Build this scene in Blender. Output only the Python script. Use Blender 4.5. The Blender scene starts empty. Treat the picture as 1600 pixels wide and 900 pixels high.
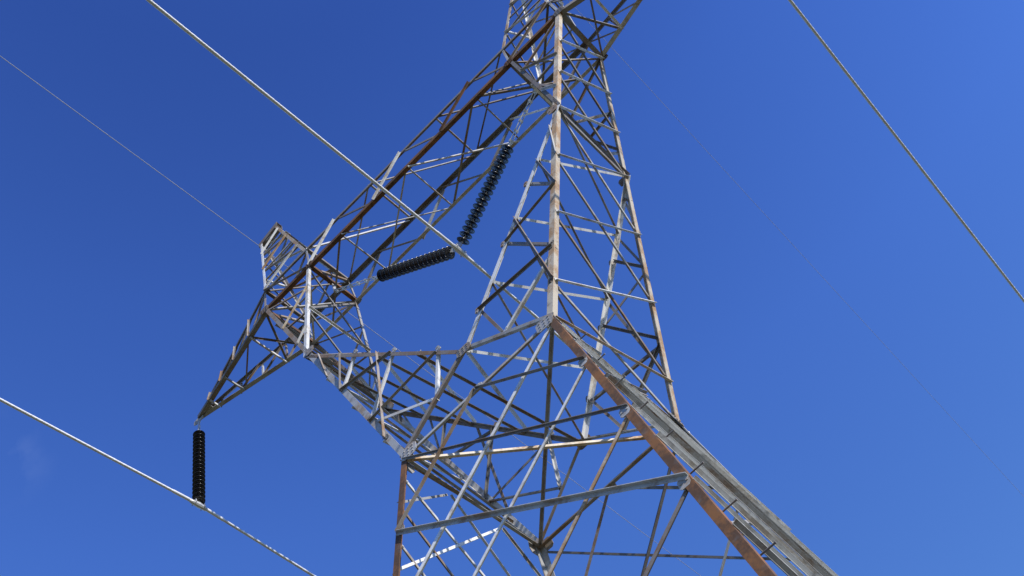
import bpy, bmesh, math, random
from mathutils import Vector, Matrix
random.seed(7)
V = Vector
S = bpy.context.scene
COL = S.collection
DZ = -1.8                      # ground is z = 0

# ---------------------------------------------------------------- camera
cd = bpy.data.cameras.new("camera"); cam = bpy.data.objects.new("camera", cd); COL.objects.link(cam)
cd.sensor_width = 36.0; cd.lens = 1649.946 / 1600 * 36; cd.clip_start = 0.05; cd.clip_end = 6000
R = [[0.709497, 0.659892, -0.247299], [-0.681271, 0.55253, -0.480188], [-0.180232, 0.50917, 0.841583]]
right = V(R[0]); up = -V(R[1]); back = -V(R[2])
CAM = V((4.2127046, -10.0424746, 3.3973515 + DZ))
mw = Matrix.Identity(4)
for i in range(3):
    mw[i][0] = right[i]; mw[i][1] = up[i]; mw[i][2] = back[i]; mw[i][3] = CAM[i]
cam.matrix_world = mw
S.camera = cam

# ---------------------------------------------------------------- sky and sun
SUN_EL, SUN_AZ = math.radians(31), math.radians(-15)     # azimuth measured from +X towards +Y
sd = V((math.cos(SUN_EL) * math.cos(SUN_AZ), math.cos(SUN_EL) * math.sin(SUN_AZ), math.sin(SUN_EL)))
w = bpy.data.worlds.new("World"); S.world = w; w.use_nodes = True
nt = w.node_tree; nt.nodes.clear()
out = nt.nodes.new('ShaderNodeOutputWorld'); bg = nt.nodes.new('ShaderNodeBackground')
sky = nt.nodes.new('ShaderNodeTexSky'); sky.sky_type = 'NISHITA'; sky.sun_disc = False
sky.sun_elevation = SUN_EL; sky.sun_rotation = math.atan2(sd.x, sd.y)
sky.altitude = 600; sky.air_density = 1.0; sky.dust_density = 0.3; sky.ozone_density = 3.0
hs = nt.nodes.new('ShaderNodeHueSaturation'); hs.inputs['Saturation'].default_value = 1.0
hs.inputs['Hue'].default_value = 0.5
nt.links.new(sky.outputs[0], hs.inputs['Color'])
# colour balance of a deep clear sky, a little darker and bluer overhead
tcz = nt.nodes.new('ShaderNodeTexCoord'); sep = nt.nodes.new('ShaderNodeSeparateXYZ'); rmp = nt.nodes.new('ShaderNodeValToRGB')
e = rmp.color_ramp.elements; e[0].position = 0.50; e[0].color = (0.355, 0.52, 0.80, 1); e[1].position = 0.96; e[1].color = (0.205, 0.325, 0.70, 1)
em = e.new(0.74); em.color = (0.325, 0.492, 0.905, 1); em2 = e.new(0.87); em2.color = (0.272, 0.422, 0.84, 1)
bal = nt.nodes.new('ShaderNodeVectorMath'); bal.operation = 'MULTIPLY'; dbl = nt.nodes.new('ShaderNodeVectorMath'); dbl.operation = 'SCALE'; dbl.inputs['Scale'].default_value = 2.0
nt.links.new(tcz.outputs['Generated'], sep.inputs[0]); nt.links.new(sep.outputs['Z'], rmp.inputs[0])
nt.links.new(hs.outputs[0], bal.inputs[0]); nt.links.new(rmp.outputs[0], bal.inputs[1]); nt.links.new(bal.outputs[0], dbl.inputs[0])
# one faint wisp of thin cloud low on the left
tc = nt.nodes.new('ShaderNodeTexCoord')
dist = nt.nodes.new('ShaderNodeVectorMath'); dist.operation = 'DISTANCE'
dist.inputs[1].default_value = V((-0.5643, 0.2475, 0.7876)).normalized()
no = nt.nodes.new('ShaderNodeTexNoise'); no.inputs['Scale'].default_value = 22; no.inputs['Detail'].default_value = 4
mr = nt.nodes.new('ShaderNodeMapRange'); mr.inputs['From Min'].default_value = 0.0; mr.inputs['From Max'].default_value = 0.05
mr.inputs['To Min'].default_value = 1; mr.inputs['To Max'].default_value = 0; mr.interpolation_type = 'SMOOTHSTEP'
mu = nt.nodes.new('ShaderNodeMath'); mu.operation = 'MULTIPLY'
mu2 = nt.nodes.new('ShaderNodeMath'); mu2.operation = 'MULTIPLY'; mu2.inputs[1].default_value = 0.16
mx = nt.nodes.new('ShaderNodeMix'); mx.data_type = 'RGBA'; mx.inputs[7].default_value = (4.0, 5.0, 7.0, 1)
nt.links.new(tc.outputs['Generated'], dist.inputs[0]); nt.links.new(tc.outputs['Generated'], no.inputs['Vector'])
nt.links.new(dist.outputs['Value'], mr.inputs['Value']); nt.links.new(mr.outputs[0], mu.inputs[0])
nmr = nt.nodes.new('ShaderNodeMapRange'); nmr.inputs['From Min'].default_value = .42; nmr.inputs['From Max'].default_value = .72
nt.links.new(no.outputs['Fac'], nmr.inputs['Value']); nt.links.new(nmr.outputs[0], mu.inputs[1]); nt.links.new(mu.outputs[0], mu2.inputs[0])
nt.links.new(mu2.outputs[0], mx.inputs[0]); nt.links.new(dbl.outputs[0], mx.inputs[6])
nt.links.new(mx.outputs[2], bg.inputs['Color'])
bg.inputs['Strength'].default_value = 0.1
nt.links.new(bg.outputs[0], out.inputs[0])

sl = bpy.data.lights.new("sun", 'SUN'); so = bpy.data.objects.new("sun", sl); COL.objects.link(so)
sl.energy = 4.6; sl.angle = math.radians(0.5); sl.color = (1.0, 0.965, 0.91)
so.location = sd * 50
so.rotation_euler = sd.to_track_quat('Z', 'Y').to_euler()
S.view_settings.view_transform = 'Standard'; S.view_settings.look = 'None'
S.view_settings.exposure = 0.585; S.view_settings.gamma = 1.0; S.view_settings.use_curve_mapping = False

# ---------------------------------------------------------------- materials
def steel(name, base, dirt, amt, rough=0.5, metal=0.25, dark=(0.10, 0.09, 0.085)):
    m = bpy.data.materials.new(name); m.use_nodes = True; t = m.node_tree; n = t.nodes; L = t.links
    b = n['Principled BSDF']; g = n.new('ShaderNodeTexCoord')
    n1 = n.new('ShaderNodeTexNoise'); n1.inputs['Scale'].default_value = 2.3; n1.inputs['Detail'].default_value = 6; n1.inputs['Roughness'].default_value = .65
    n2 = n.new('ShaderNodeTexNoise'); n2.inputs['Scale'].default_value = 19; n2.inputs['Detail'].default_value = 5; n2.inputs['Roughness'].default_value = .7
    n3 = n.new('ShaderNodeTexNoise'); n3.inputs['Scale'].default_value = 7; n3.inputs['Detail'].default_value = 3
    oi = n.new('ShaderNodeObjectInfo')
    ofs = n.new('ShaderNodeVectorMath'); ofs.operation = 'ADD'
    sc = n.new('ShaderNodeVectorMath'); sc.operation = 'SCALE'; sc.inputs[0].default_value = (37, 19, 53)
    L.new(oi.outputs['Random'], sc.inputs['Scale']); L.new(g.outputs['Object'], ofs.inputs[0]); L.new(sc.outputs[0], ofs.inputs[1])
    for q in (n1, n2, n3): L.new(ofs.outputs[0], q.inputs['Vector'])
    ad = n.new('ShaderNodeMath'); ad.operation = 'MULTIPLY_ADD'; ad.inputs[1].default_value = 0.45
    L.new(n2.outputs['Fac'], ad.inputs[0]); L.new(n1.outputs['Fac'], ad.inputs[2])
    n4 = n.new('ShaderNodeTexNoise'); n4.inputs['Scale'].default_value = 0.8; n4.inputs['Detail'].default_value = 2
    L.new(ofs.outputs[0], n4.inputs['Vector'])
    lo = n.new('ShaderNodeMath'); lo.operation = 'MULTIPLY_ADD'; lo.inputs[1].default_value = 0.5; lo.inputs[2].default_value = -0.25
    L.new(n4.outputs['Fac'], lo.inputs[0]); a5 = n.new('ShaderNodeMath'); a5.operation = 'ADD'; L.new(lo.outputs[0], a5.inputs[0]); L.new(ad.outputs[0], a5.inputs[1])
    r = n.new('ShaderNodeMapRange'); c = 0.86 - 0.42 * amt
    r.inputs['From Min'].default_value = c - 0.09; r.inputs['From Max'].default_value = c + 0.10
    L.new(a5.outputs[0], r.inputs['Value'])
    a = n.new('ShaderNodeMix'); a.data_type = 'RGBA'; a.inputs[6].default_value = (*base, 1); a.inputs[7].default_value = (*dirt, 1)
    L.new(r.outputs[0], a.inputs[0])
    r2 = n.new('ShaderNodeMapRange'); r2.inputs['From Min'].default_value = .56; r2.inputs['From Max'].default_value = .74; r2.inputs['To Max'].default_value = .6
    L.new(n3.outputs['Fac'], r2.inputs['Value'])
    a2 = n.new('ShaderNodeMix'); a2.data_type = 'RGBA'; a2.inputs[7].default_value = (*dark, 1)
    L.new(r2.outputs[0], a2.inputs[0]); L.new(a.outputs[2], a2.inputs[6])
    hv = n.new('ShaderNodeHueSaturation'); vr = n.new('ShaderNodeMapRange'); vr.inputs['To Min'].default_value = .72; vr.inputs['To Max'].default_value = 1.2
    L.new(oi.outputs['Random'], vr.inputs['Value']); L.new(vr.outputs[0], hv.inputs['Value']); L.new(a2.outputs[2], hv.inputs['Color'])
    L.new(hv.outputs[0], b.inputs['Base Color'])
    rr = n.new('ShaderNodeMapRange'); rr.inputs['To Min'].default_value = rough; rr.inputs['To Max'].default_value = 0.9
    L.new(r.outputs[0], rr.inputs['Value']); L.new(rr.outputs[0], b.inputs['Roughness'])
    b.inputs['Metallic'].default_value = metal
    bp = n.new('ShaderNodeBump'); bp.inputs['Strength'].default_value = 0.25; bp.inputs['Distance'].default_value = 0.004
    L.new(n2.outputs['Fac'], bp.inputs['Height']); L.new(bp.outputs[0], b.inputs['Normal'])
    return m
RUST = (0.16, 0.060, 0.026)
M = dict(
    rust=steel('rusted steel', (0.165, 0.066, 0.016), (0.065, 0.030, 0.013), 0.42, .8, 0.0),
    tan=steel('galvanised steel stained tan', (0.42, 0.36, 0.27), (0.28, 0.17, 0.085), 0.34, .6, 0.0),
    galv=steel('weathered galvanised steel', (0.32, 0.315, 0.30), (0.22, 0.165, 0.12), 0.20, .55, .05),
    white=steel('pale sunlit-toned galvanised steel', (0.54, 0.53, 0.51), (0.36, 0.31, 0.25), 0.14, .5, .0),  # pale zinc, sunlight on the bars partly put into the colour
    dark=steel('dark shade-toned steel', (0.16, 0.15, 0.138), (0.13, 0.09, 0.065), 0.22, .65, .0),  # dark steel, shade on the unlit bars put into the colour
    brown=steel('steel with brown rust film', (0.20, 0.175, 0.15), (0.165, 0.10, 0.055), 0.30, .65, .0),
)
def simple(name, col, rough, metal=0., noise=None, coat=0.):
    m = bpy.data.materials.new(name); m.use_nodes = True; t = m.node_tree; b = t.nodes['Principled BSDF']
    b.inputs['Roughness'].default_value = rough; b.inputs['Metallic'].default_value = metal
    b.inputs['Coat Weight'].default_value = coat
    nz = t.nodes.new('ShaderNodeTexNoise'); nz.inputs['Scale'].default_value = noise or 12; nz.inputs['Detail'].default_value = 5
    tcx = t.nodes.new('ShaderNodeTexCoord'); t.links.new(tcx.outputs['Object'], nz.inputs['Vector'])
    mxx = t.nodes.new('ShaderNodeMix'); mxx.data_type = 'RGBA'
    mxx.inputs[6].default_value = (*[c * .65 for c in col], 1); mxx.inputs[7].default_value = (*[min(1, c * 1.3) for c in col], 1)
    t.links.new(nz.outputs['Fac'], mxx.inputs[0]); t.links.new(mxx.outputs[2], b.inputs['Base Color'])
    return m
M['porcelain'] = P0 = simple('dark brown glazed porcelain', (0.009, 0.007, 0.006), 0.26, 0, 30, .2)
P0.node_tree.nodes['Principled BSDF'].inputs['Specular IOR Level'].default_value = 0.35
M['cap'] = simple('galvanised cast cap', (0.38, 0.35, 0.31), 0.45, .3, 30)
M['fitting'] = simple('galvanised line fitting', (0.45, 0.44, 0.42), 0.4, .4, 20)
M['alu'] = simple('weathered aluminium strand', (0.55, 0.55, 0.56), 0.55, .1, 6)
M['wire'] = simple('galvanised earth wire', (0.30, 0.31, 0.34), 0.7, .0, 6)
M['concrete'] = simple('concrete', (0.35, 0.34, 0.31), 0.9, 0, 5)
M['soil'] = simple('dry grass and soil', (0.13, 0.12, 0.055), 0.95, 0, .35)

# ---------------------------------------------------------------- helpers
def mesh_obj(name, bm, mat, parent=None, origin=V((0, 0, 0)), smooth=False):
    if len(bm.faces): bmesh.ops.recalc_face_normals(bm, faces=bm.faces)
    if origin.length > 0: bmesh.ops.translate(bm, verts=bm.verts, vec=-origin)
    me = bpy.data.meshes.new(name); bm.to_mesh(me); bm.free()
    me.materials.append(mat)
    if smooth:
        for p in me.polygons: p.use_smooth = True
    o = bpy.data.objects.new(name, me); COL.objects.link(o)
    if parent is not None:
        o.parent = parent
        pw = PW.get(parent.name, V((0, 0, 0))); o.location = origin - pw
    else:
        o.location = origin
    PW[o.name] = origin.copy()
    return o
PW = {}
def empty(name, loc, label, cat, group=None):
    o = bpy.data.objects.new(name, None); COL.objects.link(o); o.location = loc; o.empty_display_size = .3
    o['label'] = label; o['category'] = cat
    if group: o['group'] = group
    PW[o.name] = V(loc); return o
def Lbar(bm, p, q, w, t, u1, u2, w2=None):
    """an L angle: heel on the line p-q, flanges along u1 and u2"""
    p, q = V(p), V(q); d = (q - p).normalized(); w2 = w2 or w
    u1 = V(u1); u1 = (u1 - d * u1.dot(d)).normalized(); u2 = V(u2); u2 = (u2 - d * u2.dot(d)).normalized()
    prof = [(0, 0), (w, 0), (w, t), (t, t), (t, w2), (0, w2)]
    a = [bm.verts.new(p + u1 * x + u2 * y) for x, y in prof]; b = [bm.verts.new(q + u1 * x + u2 * y) for x, y in prof]
    for i in range(6):
        j = (i + 1) % 6; bm.faces.new((a[i], a[j], b[j], b[i]))
    for r in (a, b):
        bm.faces.new((r[0], r[1], r[2], r[3])); bm.faces.new((r[0], r[3], r[4], r[5]))
def box_at(bm, c, ax, ay, az):
    c = V(c); vs = []
    for sx in (-1, 1):
        for sy in (-1, 1):
            for sz in (-1, 1): vs.append(bm.verts.new(c + V(ax) * sx + V(ay) * sy + V(az) * sz))
    for f in ((0, 1, 3, 2), (4, 6, 7, 5), (0, 4, 5, 1), (2, 3, 7, 6), (0, 2, 6, 4), (1, 5, 7, 3)): bm.faces.new([vs[i] for i in f])
def tube(bm, pts, r, n=8, cap=True):
    rings = []
    for i, p in enumerate(pts):
        d = (V(pts[min(i + 1, len(pts) - 1)]) - V(pts[max(i - 1, 0)])).normalized()
        a = d.orthogonal().normalized() if i == 0 else (prev - d * prev.dot(d)).normalized(); prev = a; b = d.cross(a)
        rr = r[i] if isinstance(r, (list, tuple)) else r
        rings.append([bm.verts.new(V(p) + a * math.cos(k * 2 * math.pi / n) * rr + b * math.sin(k * 2 * math.pi / n) * rr) for k in range(n)])
    for A, B in zip(rings, rings[1:]):
        for k in range(n): bm.faces.new((A[k], A[(k + 1) % n], B[(k + 1) % n], B[k]))
    if cap: bm.faces.new(rings[0]); bm.faces.new(rings[-1])
def lerp(a, b, t): return V(a).lerp(V(b), t)
def wob(s=0.004): return V((random.uniform(-s, s), random.uniform(-s, s), random.uniform(-s, s)))
def add_bolts(bm, p, q, u, n):
    """bolt heads near both ends of a bar on its visible flange"""
    p, q, u, n = V(p), V(q), V(u), V(n); d = (q - p).normalized(); Ln = (q - p).length
    for s in (0.05, 0.13, Ln - 0.05, Ln - 0.13):
        if s < 0 or s > Ln: continue
        c = p + d * s + u; vs = []
        a = d; b = n.cross(d).normalized()
        top = [bm.verts.new(c + n * 0.012 + (a * math.cos(k * math.pi / 3) + b * math.sin(k * math.pi / 3)) * .014) for k in range(6)]
        bot = [bm.verts.new(v.co - n * 0.012) for v in top]
        bm.faces.new(top)
        for k in range(6): bm.faces.new((top[k], top[(k + 1) % 6], bot[(k + 1) % 6], bot[k]))

def brace(name, p, q, w, n, mat, parent, side=0, t=0.007, flip=False, ext=0.0, label=None):
    """single-angle lattice bar lying in the face with outward normal n. side: 0 outside, 1 inside the chord flange"""
    p, q, n = V(p) + wob(), V(q) + wob(), V(n).normalized(); d = (q - p).normalized()
    n = (n - d * n.dot(d)).normalized(); u = d.cross(n).normalized()
    if flip: u = -u
    tr = min(.03, (q - p).length * .08); p = p + d * tr; q = q - d * tr
    off = n * (0.003 if side == 0 else -0.022) - u * (w * 0.5)
    bm = bmesh.new()
    Lbar(bm, p + off, q + off, w, t, u, n if side == 0 else -n)
    add_bolts(bm, p + off, q + off, u * (w * .55), -n if side == 0 else n)
    o = mesh_obj(name, bm, M[mat], parent, (p + q) / 2)
    if label: o['label'] = label
    return o
def plate(bm, c, u, v, n, su, sv, th=.006):
    n = V(n).normalized(); u = (V(u) - n * V(u).dot(n)).normalized(); v = n.cross(u)
    c = V(c); pr = [(-1, -.6), (-.6, -1), (.6, -1), (1, -.6), (1, .6), (.6, 1), (-.6, 1), (-1, .6)]
    A = [bm.verts.new(c + u * x * su + v * y * sv + n * th) for x, y in pr]; B = [bm.verts.new(x.co - n * th * 2) for x in A]
    bm.faces.new(A); bm.faces.new(B)
    for k in range(8): bm.faces.new((A[k], A[(k + 1) % 8], B[(k + 1) % 8], B[k]))
def gusset(c, u, n, su, sv, mat, parent, off=0.014):
    bm = bmesh.new(); n = V(n).normalized(); plate(bm, V(c) + n * off, u, None or V((0, 0, 1)), n, su, sv)
    u_ = (V(u) - n * V(u).dot(n)).normalized(); v_ = n.cross(u_)
    for i in ((-1, 0, 1) if su > .12 else (-1, 1)):
        for j in (-1, 0, 1) if su > .12 else (0,):
            cc = V(c) + n * (off + .006) + u_ * i * su * .55 + v_ * j * sv * .55
            box_at(bm, cc, u_ * .012, v_ * .012, n * .011)
    return mesh_obj('gusset_plate', bm, M[mat], parent, V(c))

# ---------------------------------------------------------------- tower skeleton (metres)
Z = lambda z: z + DZ
a, b, z0 = 1.589, 1.609, 15.989
slope = .08345
hd = lambda z: b - slope * (z - z0)
z1, z2, z3, z4 = 17.161, 21.857, 25.848, 26.90
g, mo, ji = 3.559, 4.91, 3.346
yt = 0.73
def P(x, y, z): return V((x, y, z + DZ))
def leg(sx, sy, dz): return P(sx * (a + .13795 * dz), sy * (b + .1575 * dz), z0 - dz)
def waist(sx, sy): return P(sx * a, sy * b, z0)
def crotch(sy): return P(0, sy * hd(z1), z1)
def elbow(sx, sy): return P(sx * g, sy * hd(z2), z2)
def botout(sx, sy): return P(sx * mo, sy * hd(z3), z3)
def botin(sx, sy): return P(sx * ji, sy * hd(z3), z3)
def bot(x, sy): return P(x, sy * hd(z3), z3)
def top(x, sy): return P(x, sy * yt, z4)

tower = empty('lattice_tower', (0, 0, 0), 'tall rusty galvanised steel lattice pylon with a forked head filling the picture', 'pylon')

def nrm(p, q, r, ref):
    n = (V(q) - V(p)).cross(V(r) - V(p)).normalized()
    return n if n.dot(ref) > 0 else -n

# ---- body below the waist
bm = bmesh.new()
def segment_leg(sx, sy, wd):
    bm = bmesh.new()
    hl = leg(sx, sy, 14.25); tp = leg(sx, sy, -0.05)
    Lbar(bm, hl, tp, wd, .016, (-sx, 0, 0), (0, -sy, 0))
    # splice angles lapped over the joints
    for dz in (9.2,):
        for inx in (0, 1):
            c0 = leg(sx, sy, dz - .32); c1 = leg(sx, sy, dz + .32)
            nn = V((0, sy, 0)) if inx == 0 else V((sx, 0, 0)); uu = V((-sx, 0, 0)) if inx == 0 else V((0, -sy, 0))
            box_at(bm, (c0 + c1) / 2 + uu * (wd * .5) + nn * .008, (c1 - c0) / 2, uu * (wd * .44), nn * .007)
            for k in range(6):
                for s in (.3, .7):
                    box_at(bm, c0.lerp(c1, (k + .5) / 6) + uu * wd * s + nn * .019, V((0, 0, .013)), uu * .013, nn * .009)
    return bm
leglab = {(-1, -1): 'rusty leg at the left of the picture', (1, -1): 'thick rust-brown leg running to the bottom right',
          (-1, 1): 'grey leg ending at the bottom middle', (1, 1): 'grey far right leg behind the brown leg'}
legs = {}
for sx in (-1, 1):
    for sy in (-1, 1):
        o = mesh_obj('leg', segment_leg(sx, sy, .112 if sy < 0 else .125), M['rust' if sy < 0 else 'galv'], tower, leg(sx, sy, 7))
        o['label'] = leglab[(sx, sy)]; legs[(sx, sy)] = o
        bmf = bmesh.new(); c = leg(sx, sy, 14.1); c.z = 0
        tube(bmf, [c + V((0, 0, -.5)), c + V((0, 0, .28)), c + V((0, 0, .33))], [.42, .42, .38], 20)
        mesh_obj('footing', bmf, M['concrete'], legs[(sx, sy)], c)
# step bolts up the near right leg, on its +X flange
for k in range(17):
    c = leg(1, -1, .9 + k * .78) + V((0, .14, 0))
    bmS = bmesh.new(); tube(bmS, [c + V((-.02, 0, 0)), c + V((.0, 0, 0)), c + V((.17, 0, 0)), c + V((.18, 0, 0))], [.010, .010, .010, .016], 8)
    mesh_obj('step_bolt', bmS, M['dark'], legs[(1, -1)], c)

nN, nF = nrm(leg(-1, -1, 0), leg(1, -1, 0), leg(1, -1, 5), V((0, -1, 0))), None
FN = {-1: nN, 1: V((nN.x, -nN.y, nN.z))}
nR = nrm(leg(1, -1, 0), leg(1, 1, 0), leg(1, 1, 5), V((1, 0, 0)))
SN = {1: nR, -1: V((-nR.x, nR.y, nR.z))}
LB = tower
for sy in (-1, 1):
    n = FN[sy]; near = sy < 0; mid = P(0, sy * b, z0)
    # waist belt
    brace('horizontal_strut', waist(-1, sy), waist(1, sy), .06 if near else .08, n, 'galv' if near else 'brown', LB, 1, .01)
    spec = []
    for sx in (-1, 1):
        spec += [(mid, leg(sx, sy, 1.66), .055, 'brown' if sx < 0 else 'dark'),
                 (leg(sx, sy, 0.05), leg(-sx, sy, 3.25), .06 if sx > 0 else .035, ('white' if sx > 0 else 'dark') if near else 'dark'),
                 (leg(sx, sy, 1.66), leg(-sx, sy, 5.0), .057 if sx < 0 else .045, ('galv' if sx < 0 else 'white') if near else 'galv'),
                 (leg(sx, sy, 3.25), leg(-sx, sy, 7.0), .048, 'tan' if near else 'galv'),
                 (leg(sx, sy, 5.0), leg(-sx, sy, 8.8), .052, 'brown' if near else 'galv'),
                 (leg(sx, sy, 8.8), leg(-sx, sy, 13.9), .09, 'galv')]
    for i, (p_, q_, wd, mt) in enumerate(spec):
        brace('cross_brace', p_, q_, wd, n, mt, LB, side=(i // 6) if i % 6 else 0, t=.009, flip=(i // 6 == 1))
    brace('horizontal_strut', leg(-1, sy, 8.8), leg(1, sy, 8.8), .09, n, 'galv', LB, 1)
FL = {(1, -1): False, (1, 1): False, (-1, -1): True, (-1, 1): False}
for sx in (-1, 1):
    n = SN[sx]
    pn = lambda y: P(sx * a, y, z0)
    for k, off in enumerate((0.0,)):
        brace('horizontal_strut', waist(sx, -1), waist(sx, 1), .06, n, 'galv' if sx < 0 else 'galv', LB, 1, .01)
    for i, sy in enumerate((-1, 1)):
        Q = P(sx * (a + .02), sy * .6, z0 - .12)
        mt = ['galv', 'white', 'white', 'white'] if sx > 0 else ['galv', 'white', 'brown', 'galv']
        wd = (.062 if sy < 0 else .05) if sx > 0 else .042
        sd_ = 0 if sy < 0 else 1
        brace('cross_brace', Q, leg(sx, sy, 1.0), .055 if sx > 0 else .04, n, mt[0], LB, sd_, flip=sy > 0)
        brace('cross_brace', Q, leg(sx, -sy, 2.35), .055 if sx > 0 else .042, n, mt[1] if sx < 0 else 'galv', LB, 1 - sd_, flip=sy > 0)
        for d0, d1, m_ in ((1.02, 4.0, mt[2]), (2.35, 5.9, mt[0]), (4.0, 8.6, mt[3]), (5.9, 10.8, mt[0]), (8.8, 13.9, 'galv')):
            brace('cross_brace', leg(sx, sy, d0), leg(sx, -sy, d1), wd, n, m_, LB, sd_, t=.009, flip=FL[(sx, sy)])
    for d0, d1, m_ in ((.35, 2.7, 'white'), (1.7, 4.9, 'galv'), (3.2, 7.2, 'white'), (5.0, 9.7, 'white')):
        brace('secondary_bar', leg(sx, -1, d0), leg(sx, 1, d1), .045, n, m_, LB, 0, flip=sx < 0)
    brace('horizontal_strut', leg(sx, -1, 8.8), leg(sx, 1, 8.8), .09, n, 'galv', LB, 1)
# waist diaphragm
brace('diaphragm_bar', waist(1, -1), waist(-1, 1), .055, (0, 0, -1), 'galv', LB, 0)
brace('diaphragm_bar', leg(-1, -1, .1), leg(1, 1, .33), .05, (0, 0, -1), 'tan', LB, 1)
for sy in (-1, 1):
    for sx in (-1, 1):
        for dz in (1.66, 3.25, 5.0, 7.0):
            gusset(leg(sx, sy, dz) + V((-sx * .09, 0, 0)), (1, 0, 0), FN[sy], .075, .085, 'brown' if sx < 0 else 'galv', tower, off=-.004)
    gusset(P(0, sy * b, z0 - .04), (1, 0, 0), FN[sy], .13, .07, 'galv', tower)
# gussets at the waist
for sx in (-1, 1):
    for sy in (-1, 1):
        gusset(waist(sx, sy) + V((-sx * .16, 0, -.02)), (1, 0, 0), FN[sy], .16 if sy < 0 else .11, .15 if sy < 0 else .11, 'galv' if sy < 0 else 'brown', tower)
        gusset(waist(sx, sy) + V((0, -sy * .14, -.02)), (0, 1, 0), SN[sx], .13, .16, 'galv', tower)

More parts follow.
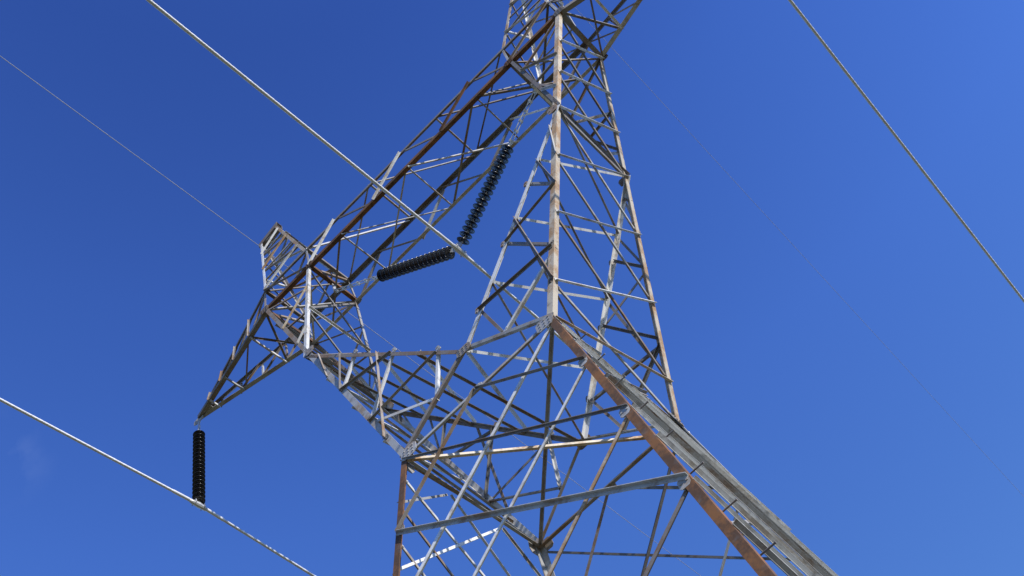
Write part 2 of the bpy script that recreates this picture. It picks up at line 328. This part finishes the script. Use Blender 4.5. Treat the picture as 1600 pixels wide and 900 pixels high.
# ---- forked cage arms
TO = [0, .28, .568, .862, 1]
TI = [0, .252, .506, .757, 1]
for sx in (-1, 1):
    bm = bmesh.new()
    root = None
    nOut = nrm(waist(sx, -1), waist(sx, 1), elbow(sx, 1), V((sx, 0, 0)))
    nIn = nrm(crotch(-1), crotch(1), elbow(sx, 1), V((-sx, 0, 0)))
    chords = []
    for sy in (-1, 1):
        nf = nrm(waist(-1, sy), waist(1, sy), botin(1, sy), V((0, sy, 0)))
        W, E_, G_ = waist(sx, sy), crotch(sy), elbow(sx, sy)
        ma = 'tan' if sx > 0 else 'galv'
        inn = (E_ - W).normalized()
        bm = bmesh.new(); Lbar(bm, W, G_, .115, .013, lerp(E_, G_, .5) - lerp(W, G_, .5), (0, -sy, 0))
        chords.append((bm, M[ma], W, 'outer'))
        bm = bmesh.new(); Lbar(bm, E_, G_, .078, .010, lerp(W, G_, .5) - lerp(E_, G_, .5), (0, -sy, 0))
        chords.append((bm, M['white' if sx > 0 else 'brown'], E_, 'inner'))
        bm = bmesh.new(); Lbar(bm, W, E_, .062, .009, V((sx * .1, 0, .3)), (0, -sy, 0))
        chords.append((bm, M['brown' if sx < 0 else 'galv'], W, 'lower'))
    first = None
    obs_ = []
    for i, (bm, mt, org, nm) in enumerate(chords):
        obs_.append(mesh_obj('arm_chord', bm, mt, tower, org))
    for sy in (-1, 1):
        par = obs_[0] if sy < 0 else obs_[3]
        nf = nrm(waist(-1, sy), waist(1, sy), botin(1, sy), V((0, sy, 0)))
        W, E_, G_ = waist(sx, sy), crotch(sy), elbow(sx, sy)
        I = lambda t: lerp(G_, E_, t)
        O = lambda t: lerp(G_, W, t)
        cW = 'white' if sx < 0 else 'dark'
        par = tower
        for k, (ti, to) in enumerate(((.10, .13), (.358, .428), (.605, .712))):
            brace('lacing_bar', I(ti), O(to), .05 if k else .045, nf, cW if sy < 0 else 'dark', par, 1, flip=(sx > 0))
        brace('lacing_bar', I(.86), lerp(W, E_, .52), .055, nf, cW, par, 1)
        brace('lacing_bar', I(.26), O(.43), .05, nf, 'dark', par, 0)
        brace('lacing_bar', O(.43), I(.612), .05, nf, 'dark', par, 0)
        brace('lacing_bar', O(.72), I(.868), .05, nf, 'dark', par, 0, flip=True)
        brace('lacing_bar', I(.51), O(.862), .06, nf, 'brown', par, 0)
        brace('lacing_bar', O(.72), lerp(W, E_, .56), .055, nf, 'white' if sy < 0 else 'dark', par, 1)
        brace('lacing_bar', I(.10), O(.28), .045, nf, 'galv', par, 0)
        for c_ in (O(.43), O(.712), O(.862), I(.36), I(.61), I(.86)):
            gusset(c_ + (O(.5) - I(.5)).normalized() * (-.05), G_ - W, nf, .075, .045, 'galv' if sx < 0 else 'brown', tower, off=-.006)
        # upper part: inner and outer chords up to the cross beam
        Mo, Ji = botout(sx, sy), botin(sx, sy)
        JG = lambda t: lerp(Ji, G_, t)
        MG = lambda t: lerp(Mo, G_, t)
        brace('lacing_bar', JG(.25), MG(.48), .05, nf, 'tan', par, 0)
        brace('lacing_bar', JG(.70), MG(.81), .05, nf, 'white', par, 0)
        brace('lacing_bar', Mo, JG(.25), .05, nf, 'brown', par, 1)
        brace('lacing_bar', MG(.48), JG(.52), .05, nf, 'dark', par, 1)
        brace('lacing_bar', JG(.52), MG(.81), .05, nf, 'dark', par, 1, flip=True)
        bm = bmesh.new(); Lbar(bm, G_, Mo, .115 if sx > 0 else .10, .012, JG(.5) - MG(.5), (0, -sy, 0))
        mesh_obj('arm_chord', bm, M['tan' if sx > 0 else 'brown'], tower, G_)
        bm = bmesh.new(); Lbar(bm, G_, Ji, .08, .010, MG(.5) - JG(.5), (0, -sy, 0))
        mesh_obj('arm_chord', bm, M[('white' if sy < 0 else 'galv') if sx < 0 else 'dark'], tower, G_)
        gusset(elbow(sx, sy) + V((-sx * .12, 0, 0)), (1, 0, 0), nf, .11, .12, 'brown', tower)
        if sx > 0: gusset(crotch(sy) + V((0, 0, -.02)), (1, 0, 0), nf, .15, .10, 'brown', tower)
    # X bracing on outer and inner faces
    RW = .8
    for fi, (TT, A_, B_, n) in enumerate(((TO, (lambda sy, t: lerp(elbow(sx, sy), waist(sx, sy), t)), None, nOut),
                                          (TI, (lambda sy, t: lerp(elbow(sx, sy), crotch(sy), t)), None, nIn))):
        for k in range(4):
            p_, q_ = A_(-1, TT[k]), A_(1, TT[k + 1])
            r_, s_ = A_(-1, TT[k + 1]), A_(1, TT[k])
            mt = [['galv', 'galv', 'brown', 'galv'], ['dark', 'dark', 'brown', 'brown']][fi][k]
            brace('cross_brace', p_, q_, .048, n, mt, tower, 1)
            brace('cross_brace', r_, s_, .050, n, 'white' if k < 3 or fi else 'tan', tower, 0, flip=True)
        if fi == 0:
            brace('cross_brace', A_(-1, 0), A_(1, 0), .07, n, 'dark', tower, 1)
    nU = nrm(elbow(sx, -1), elbow(sx, 1), botout(sx, 1), V((sx, 0, 0)))
    TU = [0, .33, .66, 1]
    for k in range(3):
        p1, p2 = lerp(botout(sx, -1), elbow(sx, -1), TU[k]), lerp(botout(sx, 1), elbow(sx, 1), TU[k + 1])
        r1, r2 = lerp(botout(sx, -1), elbow(sx, -1), TU[k + 1]), lerp(botout(sx, 1), elbow(sx, 1), TU[k])
        brace('cross_brace', p1, p2, .055, nU, 'dark', tower, 1)
        brace('cross_brace', r1, r2, .06, nU, 'white' if sx > 0 else 'brown', tower, 0, flip=True)
    nV = nrm(elbow(sx, -1), elbow(sx, 1), botin(sx, 1), V((-sx, 0, 0)))
    JGf = lambda sy, t: lerp(botin(sx, sy), elbow(sx, sy), t)
    brace('cross_brace', JGf(-1, .50), JGf(1, .50), .055, nV, 'white', tower, 0)
    for p_, q_ in ((JGf(-1, 0), JGf(1, .5)), (JGf(-1, .5), JGf(1, 1)), (JGf(1, 0), JGf(-1, .5)), (JGf(1, .5), JGf(-1, 1))):
        brace('cross_brace', p_, q_, .05, nV, 'dark', tower, 1)

# ---- cross beam (box truss)
hb = hd(z3)
for sy in (-1, 1):
    bm = bmesh.new(); Lbar(bm, bot(-mo - .03, sy), bot(mo + .03, sy), .105 if sy < 0 else .085, .012, (0, 0, 1), (0, -sy, 0))
    o = mesh_obj('beam_chord', bm, M['rust' if sy < 0 else 'galv'], tower, bot(0, sy))
    if sy < 0: o['label'] = 'dark rusty lower chord crossing the upper left of the picture'
    bm = bmesh.new(); Lbar(bm, top(-mo, sy), top(mo, sy), .075 if sy < 0 else .11, .010, (0, 0, -1), (0, -sy, 0))
    mesh_obj('beam_chord', bm, M['dark'], tower, top(0, sy))
    n = V((0, sy, 0))
    zz = [(-ji, 'b'), (-2.32, 't'), (-1.12, 'b'), (0, 't'), (1.12, 'b'), (2.35, 't'), (ji, 'b')]
    mats = ['white', 'dark', 'white', 'dark', 'rust', 'dark'] if sy < 0 else ['dark', 'dark', 'galv', 'dark', 'dark', 'white']
    for k in range(6):
        f_ = lambda e: bot(e[0], sy) if e[1] == 'b' else top(e[0], sy)
        brace('web_bar', f_(zz[k]), f_(zz[k + 1]), .055, n, mats[k], tower, k % 2)
    for s in (-1, 1):
        brace('web_bar', bot(s * mo, sy), top(s * mo, sy), .06, n, 'galv', tower, 1)
        brace('web_bar', bot(s * ji, sy), top(s * (ji + .05), sy), .055, n, 'galv', tower, 1)
        brace('web_bar', bot(s * ji, sy), top(s * mo, sy), .055, n, 'brown', tower, 0)
dn, up_ = V((0, 0, -1)), V((0, 0, 1))
for x in (-mo, -ji, ji, mo): brace('plan_bar', bot(x, -1), bot(x, 1), .11 if abs(x) > 4 else .1, dn, 'dark' if x > 0 else 'rust', tower, 1, .01)
for x in (-2.25, 0, 2.25): brace('plan_bar', bot(x, -1), bot(x, 1), .035, dn, 'galv', tower, 1)
for x in (-mo, -3.4, -1.12, 1.15, 3.4, mo): brace('plan_bar', top(x, -1), top(x, 1), .045 if abs(x) < 3 else .08, dn, 'dark' if abs(x) > 3 else 'galv', tower, 1)
for p_, q_, wd, mt, f in ((bot(-2.25, -1), bot(0, 1), .035, 'galv', 0), (bot(0, -1), bot(2.25, 1), .05, 'white', 0),
        (bot(0, -1), bot(-2.25, 1), .04, 'galv', 1), (bot(2.2, -1), bot(0, 1), .055, 'brown', 1),
        (bot(-2.25, -1), bot(-ji - .9, 1), .05, 'dark', 1), (bot(2.25, -1), bot(ji + .9, 1), .05, 'dark', 1),
        (bot(-ji, -1), bot(-mo, 1), .05, 'white', 0), (bot(-mo, -1), bot(-ji, 1), .05, 'galv', 1),
        (bot(ji, -1), bot(mo, 1), .05, 'galv', 0), (bot(mo, -1), bot(ji, 1), .05, 'dark', 1)):
    brace('plan_bar', p_, q_, wd, dn, mt, tower, f)
for p_, q_, wd, mt, f in ((top(-3.4, -1), top(-1.15, 1), .06, 'white', 0), (top(-1.12, -1), top(1.15, 1), .045, 'galv', 0),
        (top(1.15, -1), top(3.4, 1), .05, 'dark', 0), (bot(2.3, -1), lerp(top(3.4, -1), top(3.4, 1), .8), .045, 'dark', 0),
        (top(-1.12, -1), top(-3.4, 1), .04, 'galv', 1), (top(3.4, -1), top(1.15, 1), .04, 'dark', 1),
        (top(-mo, -1), top(-3.4, 1), .05, 'dark', 0), (top(mo, -1), top(3.4, 1), .05, 'dark', 0)):
    brace('plan_bar', p_, q_, wd, dn, mt, tower, f)
for s in (-1, 1):
    brace('web_bar', bot(s * mo, -1), top(s * mo, 1), .055, (s, 0, 0), 'galv', tower, 0)
    brace('web_bar', bot(s * ji, -1), top(s * ji, 1), .055, (s, 0, 0), 'brown', tower, 0)
    for sy in (-1, 1):
        gusset(botin(s, sy) + V((0, 0, .03)), (1, 0, 0), (0, sy, 0), .13, .10, 'rust' if sy < 0 else 'galv', tower)
        gusset(botout(s, sy) + V((0, 0, .03)), (1, 0, 0), (0, sy, 0), .14, .11, 'brown', tower)

# ---- outer crossarms
TX, TZ = 8.27, 25.865
for s in (-1, 1):
    tb = lambda sy, t: lerp(bot(s * mo, sy), P(s * TX, sy * .05, TZ), t)
    tt = lambda sy, t: lerp(top(s * mo, sy), P(s * (TX - .12), sy * .05, TZ + .12), t)
    for sy in (-1, 1):
        nside = nrm(bot(s * mo, sy), top(s * mo, sy), P(s * TX, sy * .05, TZ), V((0, sy, 0)))
        bm = bmesh.new(); Lbar(bm, tb(sy, 0), tb(sy, 1), .115, .011, (0, 0, 1), (0, -sy, 0))
        o = mesh_obj('crossarm_chord', bm, M['dark' if sy < 0 else 'galv'], tower, tb(sy, .5))
        bm = bmesh.new(); Lbar(bm, tt(sy, 0), tt(sy, 1), .07, .009, (0, 0, -1), (0, -sy, 0))
        mesh_obj('crossarm_chord', bm, M['dark'], tower, tt(sy, .5))
        for k, t in enumerate((.23, .45, .65, .83)):
            brace('crossarm_bar', tb(sy, t), tt(sy, t), .045, nside, 'white' if k == 1 and sy > 0 else 'brown', tower, 0)
        for t0, t1 in ((0, .23), (.23, .45), (.45, .65)):
            brace('crossarm_bar', tt(sy, t0), tb(sy, t1), .045, nside, 'brown', tower, 1)
    for k, t in enumerate((.23, .6, .82)):
        brace('crossarm_bar', tb(-1, t), tb(1, t), .06, dn, ('white', 'galv', 'white')[k], tower, 0)
    brace('crossarm_bar', tb(-1, 0), tb(1, .23), .055, dn, 'dark', tower, 1)
    brace('crossarm_bar', tb(-1, .23), tb(1, .6), .04, dn, 'brown', tower, 1)
    brace('crossarm_bar', tb(1, 0), tb(-1, .23), .045, dn, 'dark', tower, 0)
    bm = bmesh.new(); plate(bm, P(s * (TX + .01), 0, TZ - .02), (1, 0, 0), None, (0, 1, 0), .17, .09, .012)
    plate(bm, P(s * (TX - .35), 0, TZ + .02), (1, 0, 0), None, (0, 0, 1), .13, .08, .006)
    mesh_obj('hanger_plate', bm, M['galv'], tower, P(s * TX, 0, TZ))

# ---- earth wire peaks
for s in (-1, 1):
    I0 = lambda sy, t: lerp(top(s * 3.4, sy), P(s * 4.82, sy * .09, 31.44), t)
    O0 = lambda sy, t: lerp(top(s * mo, sy), P(s * 5.5, sy * .09, 31.25), t)
    for sy in (-1, 1):
        bm = bmesh.new(); Lbar(bm, I0(sy, 0), I0(sy, 1), .08, .009, (s, 0, 0), (0, -sy, 0)); mesh_obj('peak_chord', bm, M['tan' if sy < 0 else 'white'], tower, I0(sy, 0))
        bm = bmesh.new(); Lbar(bm, O0(sy, 0), O0(sy, 1), .075, .009, (-s, 0, 0), (0, -sy, 0)); mesh_obj('peak_chord', bm, M['white' if sy < 0 else 'galv'], tower, O0(sy, 0))
        nn = V((0, sy, .12)); T = [0, .2, .4, .58, .74, .88, 1]
        for k in range(6):
            mt = ('white', 'dark', 'tan', 'brown', 'white', 'dark')[(k + (sy > 0)) % 6]
            p_, q_ = (I0(sy, T[k]), O0(sy, T[k + 1])) if k % 2 else (O0(sy, T[k]), I0(sy, T[k + 1]))
            brace('peak_bar', p_, q_, .045, nn, mt, tower, k % 2)
            if k in (1, 2, 3, 4): brace('peak_bar', I0(sy, T[k]), O0(sy, T[k]), .04, nn, 'galv', tower, 1)
    for fn, nn in ((I0, V((-s, 0, .2))), (O0, V((s, 0, 0)))):
        T = [0, .24, .46, .66, .84]
        for k in range(4):
            p_, q_ = (fn(-1, T[k]), fn(1, T[k + 1])) if k % 2 else (fn(1, T[k]), fn(-1, T[k + 1]))
            brace('peak_bar', p_, q_, .045, nn, ('dark', 'white', 'brown', 'white')[k], tower, 0)
    bm = bmesh.new(); c = P(s * 5.16, 0, 31.31)
    ax = (P(s * 5.56, 0, 31.2) - P(s * 4.78, 0, 31.46)) / 2
    box_at(bm, c + V((0, .1, 0)), ax, V((0, .006, 0)), V((0, 0, .10))); box_at(bm, c - V((0, .1, 0)), ax, V((0, .006, 0)), V((0, 0, .10)))
    box_at(bm, c + V((0, 0, .104)), ax, V((0, .106, 0)), V((0, 0, .005)))
    box_at(bm, c + V((0, 0, -.09)), ax, V((0, .106, 0)), V((0, 0, .005)))
    mesh_obj('peak_cap', bm, M['dark'], tower, c)
    bm = bmesh.new(); tube(bm, [P(s * 5.47, 0, 31.25), P(s * 5.46, 0, 31.02)], .015, 8); box_at(bm, P(s * 5.455, 0, 30.96), V((.03, 0, 0)), V((0, .14, 0)), V((0, 0, .045)))
    mesh_obj('earth_wire_clamp', bm, M['fitting'], tower, P(s * 5.46, 0, 31.1))

# ---------------------------------------------------------------- insulators
def disc_mesh():
    prof = [(.0, .066), (.022, .066), (.040, .052), (.052, .040), (.096, .030), (.136, .012), (.146, .002), (.144, -.006), (.130, -.006),
            (.120, .006), (.108, -.012), (.096, -.012), (.086, .008), (.066, -.014), (.056, -.014), (.046, .008), (.0, .008)]
    bm = bmesh.new(); n = 28; rings = []
    for r, z in prof: rings.append([bm.verts.new((0, 0, z))] if r == 0 else [bm.verts.new((r * math.cos(k * 2 * math.pi / n), r * math.sin(k * 2 * math.pi / n), z)) for k in range(n)])
    for A, B in zip(rings, rings[1:]):
        for k in range(n):
            j = (k + 1) % n
            if len(A) == 1: bm.faces.new((A[0], B[k], B[j]))
            elif len(B) == 1: bm.faces.new((A[k], A[j], B[0]))
            else: bm.faces.new((A[k], A[j], B[j], B[k]))
    return bm
def cap_mesh():
    bm = bmesh.new(); prof = [(.012, .092), (.026, .088), (.044, .080), (.048, .060), (.046, .046), (.052, .036)]; n = 20; rings = []
    for r, z in prof: rings.append([bm.verts.new((r * math.cos(k * 2 * math.pi / n), r * math.sin(k * 2 * math.pi / n), z)) for k in range(n)])
    for A, B in zip(rings, rings[1:]):
        for k in range(n): bm.faces.new((A[k], A[(k + 1) % n], B[(k + 1) % n], B[k]))
    bm.faces.new(rings[0]); tube(bm, [V((0, 0, .012)), V((0, 0, -.058))], .011, 10)
    return bm
def tmp_mesh(bm, mat, name):
    bmesh.ops.recalc_face_normals(bm, faces=bm.faces); me = bpy.data.meshes.new(name); bm.to_mesh(me); bm.free(); me.materials.append(mat)
    for p in me.polygons: p.use_smooth = True
    return me
DM = tmp_mesh(disc_mesh(), M['porcelain'], 'disc'); CM = tmp_mesh(cap_mesh(), M['cap'], 'cap')
def string(label, attach, end, ndisc, group, link_top, clamp):
    """discs hang from attach towards end; local -Z runs down the string"""
    attach, end = V(attach), V(end); d = (end - attach).normalized(); Ln = (end - attach).length
    root = empty('insulator_string', attach, label, 'insulator', group)
    root.rotation_mode = 'QUATERNION'; root.rotation_quaternion = (-d).to_track_quat('Z', 'Y')
    pitch = .146; total = pitch * ndisc
    def loc(name, bm, mat):
        bmesh.ops.recalc_face_normals(bm, faces=bm.faces); me = bpy.data.meshes.new(name); bm.to_mesh(me); bm.free(); me.materials.append(mat)
        for p in me.polygons: p.use_smooth = False
        o = bpy.data.objects.new(name, me); COL.objects.link(o); o.parent = root; return o
    for k in range(ndisc):
        zc = -link_top - .09 - k * pitch
        o = bpy.data.objects.new('disc', DM); COL.objects.link(o); o.parent = root; o.location = (0, 0, zc)
        c = bpy.data.objects.new('cap', CM); COL.objects.link(c); c.parent = o
    # link hardware above: shackle, twin rods, turn plate
    bm = bmesh.new()
    if link_top > .6:
        for x in (-.035, .035): tube(bm, [V((x, 0, -.06)), V((x, 0, -link_top + .12))], .013, 8)
        zz = -.06
        while zz > -link_top + .1: box_at(bm, V((0, 0, zz)), V((.055, 0, 0)), V((0, .02, 0)), V((0, 0, .03))); zz -= .29
    else:
        tube(bm, [V((0, 0, 0)), V((0, 0, -link_top + .05))], .020, 8)
        box_at(bm, V((0, 0, -link_top * .5)), V((.03, 0, 0)), V((0, .018, 0)), V((0, 0, .07)))
        tube(bm, [V((.045 * math.cos(t * .5), 0, -.06 + .05 * math.sin(t * .5))) for t in range(13)], .011, 8, False)
    box_at(bm, V((0, 0, -link_top + .05)), V((.022, 0, 0)), V((0, .035, 0)), V((0, 0, .06)))
    loc('link', bm, M['fitting'])
    zb = -link_top - total
    bm = bmesh.new()
    tube(bm, [V((0, 0, zb + .04)), V((0, 0, -Ln + .03))], .016, 8)
    loc('socket', bm, M['fitting'])
    return root
# conductor positions
SP = 8.27; zc_out = 22.61 + DZ; zc_mid = 22.555 + DZ
zb_out = zc_out + .07
string('dark disc insulator string hanging straight down from the left crossarm tip', (-TX, 0, TZ - .09 + DZ), (-TX, 0, zb_out), 18, 'insulator strings on the pylon', .47, True)
string('dark disc insulator string hanging from the right crossarm tip', (TX, 0, TZ - .09 + DZ), (TX, 0, zb_out), 18, 'insulator strings on the pylon', .47, True)
yk = V((0, 0, zc_mid + .10))
for s, lb in ((-1, 'lower left insulator string of the V pair, lying almost flat in the picture'), (1, 'steep right insulator string of the V pair, with pale gaps between discs')):
    at = P(s * ji, 0, 25.52); end = yk + V((s * .13, 0, .05))
    d = (at - end); Lr = d.length; nd = 18 if s > 0 else 17
    string(lb, at, end, nd, 'insulator strings on the pylon', Lr - nd * .146 - (.06 if s < 0 else .0), False)
    # hanger angle that carries it between the two beam chords
    bm = bmesh.new(); box_at(bm, P(s * ji, 0, 25.66), V((.012, 0, 0)), V((0, .05, 0)), V((0, 0, .18)))
    mesh_obj('hanger_plate', bm, M['fitting'], tower, P(s * ji, 0, 25.66))

# ---------------------------------------------------------------- conductors
def wire_z(zt, y, k0, k1):
    k = k0 if y < 0 else k1; s = abs(y); span = 170.0
    return zt - k * s + k * s * s / (2 * span)
def line_wire(name, label, cat, x, zt, r, k0, k1, mat, group, strands=0):
    bm = bmesh.new(); ys = []; y = -150.0
    while y < 150:
        ys.append(y)
        ay = abs(y)
        y += (.06 if ay < 14 else .6 if ay < 40 else 4) if strands else (.5 if ay < 40 else 4)
    rings = []; n = 20 if strands else 8
    for y in ys:
        z = wire_z(zt, y, k0, k1); ring = []
        for k in range(n):
            an = k * 2 * math.pi / n + (y * 5.0 if strands and abs(y) < 40 else 0)
            rr = r * (1 + (.10 * (1 if k % 2 else -1) if strands else 0))
            ring.append(bm.verts.new((x + rr * math.cos(an), y, z + rr * math.sin(an))))
        rings.append(ring)
    for A, B in zip(rings, rings[1:]):
        for k in range(n): bm.faces.new((A[k], A[(k + 1) % n], B[(k + 1) % n], B[k]))
    o = mesh_obj(name, bm, M[mat], None, V((x, 0, zt)), True)
    o['label'] = label; o['category'] = cat; o['group'] = group
    return o
def armor(parent, x, zt, k0, k1, half):
    bm = bmesh.new(); pts = []; rs = []
    for i in range(41):
        y = -half + 2 * half * i / 40; pts.append(V((x, y, wire_z(zt, y, k0, k1))))
        rs.append(.040 if abs(y) < half - .06 else .032)
    tube(bm, pts, rs, 12); mesh_obj('armor_rod', bm, M['alu'], parent, V((x, 0, zt)), True)
    bm = bmesh.new()
    tube(bm, [V((x, y, zt - .015 + .10 * abs(y) ** 1.5 * -1)) for y in (-.26, -.18, -.09, 0, .09, .18, .26)], [.03, .05, .06, .068, .06, .05, .03], 10)
    box_at(bm, V((x, 0, zt + .07)), V((.012, 0, 0)), V((0, .06, 0)), V((0, 0, .07)))
    for y in (-.12, .12):
        tube(bm, [V((x - .075, y, zt - .05)), V((x - .06, y, zt + .05)), V((x, y, zt + .075)), V((x + .06, y, zt + .05)), V((x + .075, y, zt - .05))], .011, 6)
    mesh_obj('suspension_clamp', bm, M['fitting'], parent, V((x, 0, zt)))
cl = line_wire('power_conductor', 'thick pale stranded cable clamped under the left hanging insulator string', 'power line', -SP, zc_out, .030, .03, .085, 'alu', 'power conductors', 1)
armor(cl, -SP, zc_out, .03, .085, .75)
cm = line_wire('power_conductor', 'thick pale stranded cable held by the V pair and running behind the tower', 'power line', 0, zc_mid, .031, .065, .08, 'alu', 'power conductors', 1)
armor(cm, 0, zc_mid, .065, .08, .75)
bm = bmesh.new()
tri = [(-.24, .10), (.24, .10), (.10, -.12), (-.10, -.12)]
A = [bm.verts.new((x_, -.008, z_)) for x_, z_ in tri]; B = [bm.verts.new((x_, .008, z_)) for x_, z_ in tri]
bm.faces.new(A); bm.faces.new(B)
for k in range(4): bm.faces.new((A[k], A[(k + 1) % 4], B[(k + 1) % 4], B[k]))
bmesh.ops.translate(bm, verts=bm.verts, vec=V((0, 0, zc_mid + .20)))
mesh_obj('yoke_plate', bm, M['fitting'], cm, V((0, 0, zc_mid + .2)))
cr = line_wire('power_conductor', 'lone dull cable crossing the sky at the upper right', 'power line', SP, zc_out, .030, .04, .045, 'alu', 'power conductors', 1)
armor(cr, SP, zc_out, .04, .045, .75)
line_wire('earth_wire', 'hair-thin wire running to the left peak of the tower', 'wire', -5.453, 30.93 + DZ, .0095, .0, .03, 'wire', 'earth wires')
line_wire('earth_wire', 'hair-thin wire right of the tower head, clear of the steelwork', 'wire', 5.453, 30.93 + DZ, .0055, .0, .03, 'wire', 'earth wires')

# ---------------------------------------------------------------- ground
bm = bmesh.new(); n = 40; size = 4000
def gx(i): t = (i / n) * 2 - 1; return size * (abs(t) ** 3) * (1 if t > 0 else -1)
vv = [[bm.verts.new((gx(i), gx(j), 0.0 if math.hypot(gx(i), gx(j)) < 12 else random.uniform(-.08, .02) * min(4, math.hypot(gx(i), gx(j)) / 60))) for j in range(n + 1)] for i in range(n + 1)]
for i in range(n):
    for j in range(n): bm.faces.new((vv[i][j], vv[i + 1][j], vv[i + 1][j + 1], vv[i][j + 1]))
o = mesh_obj('ground', bm, M['soil'], None); o['kind'] = 'structure'
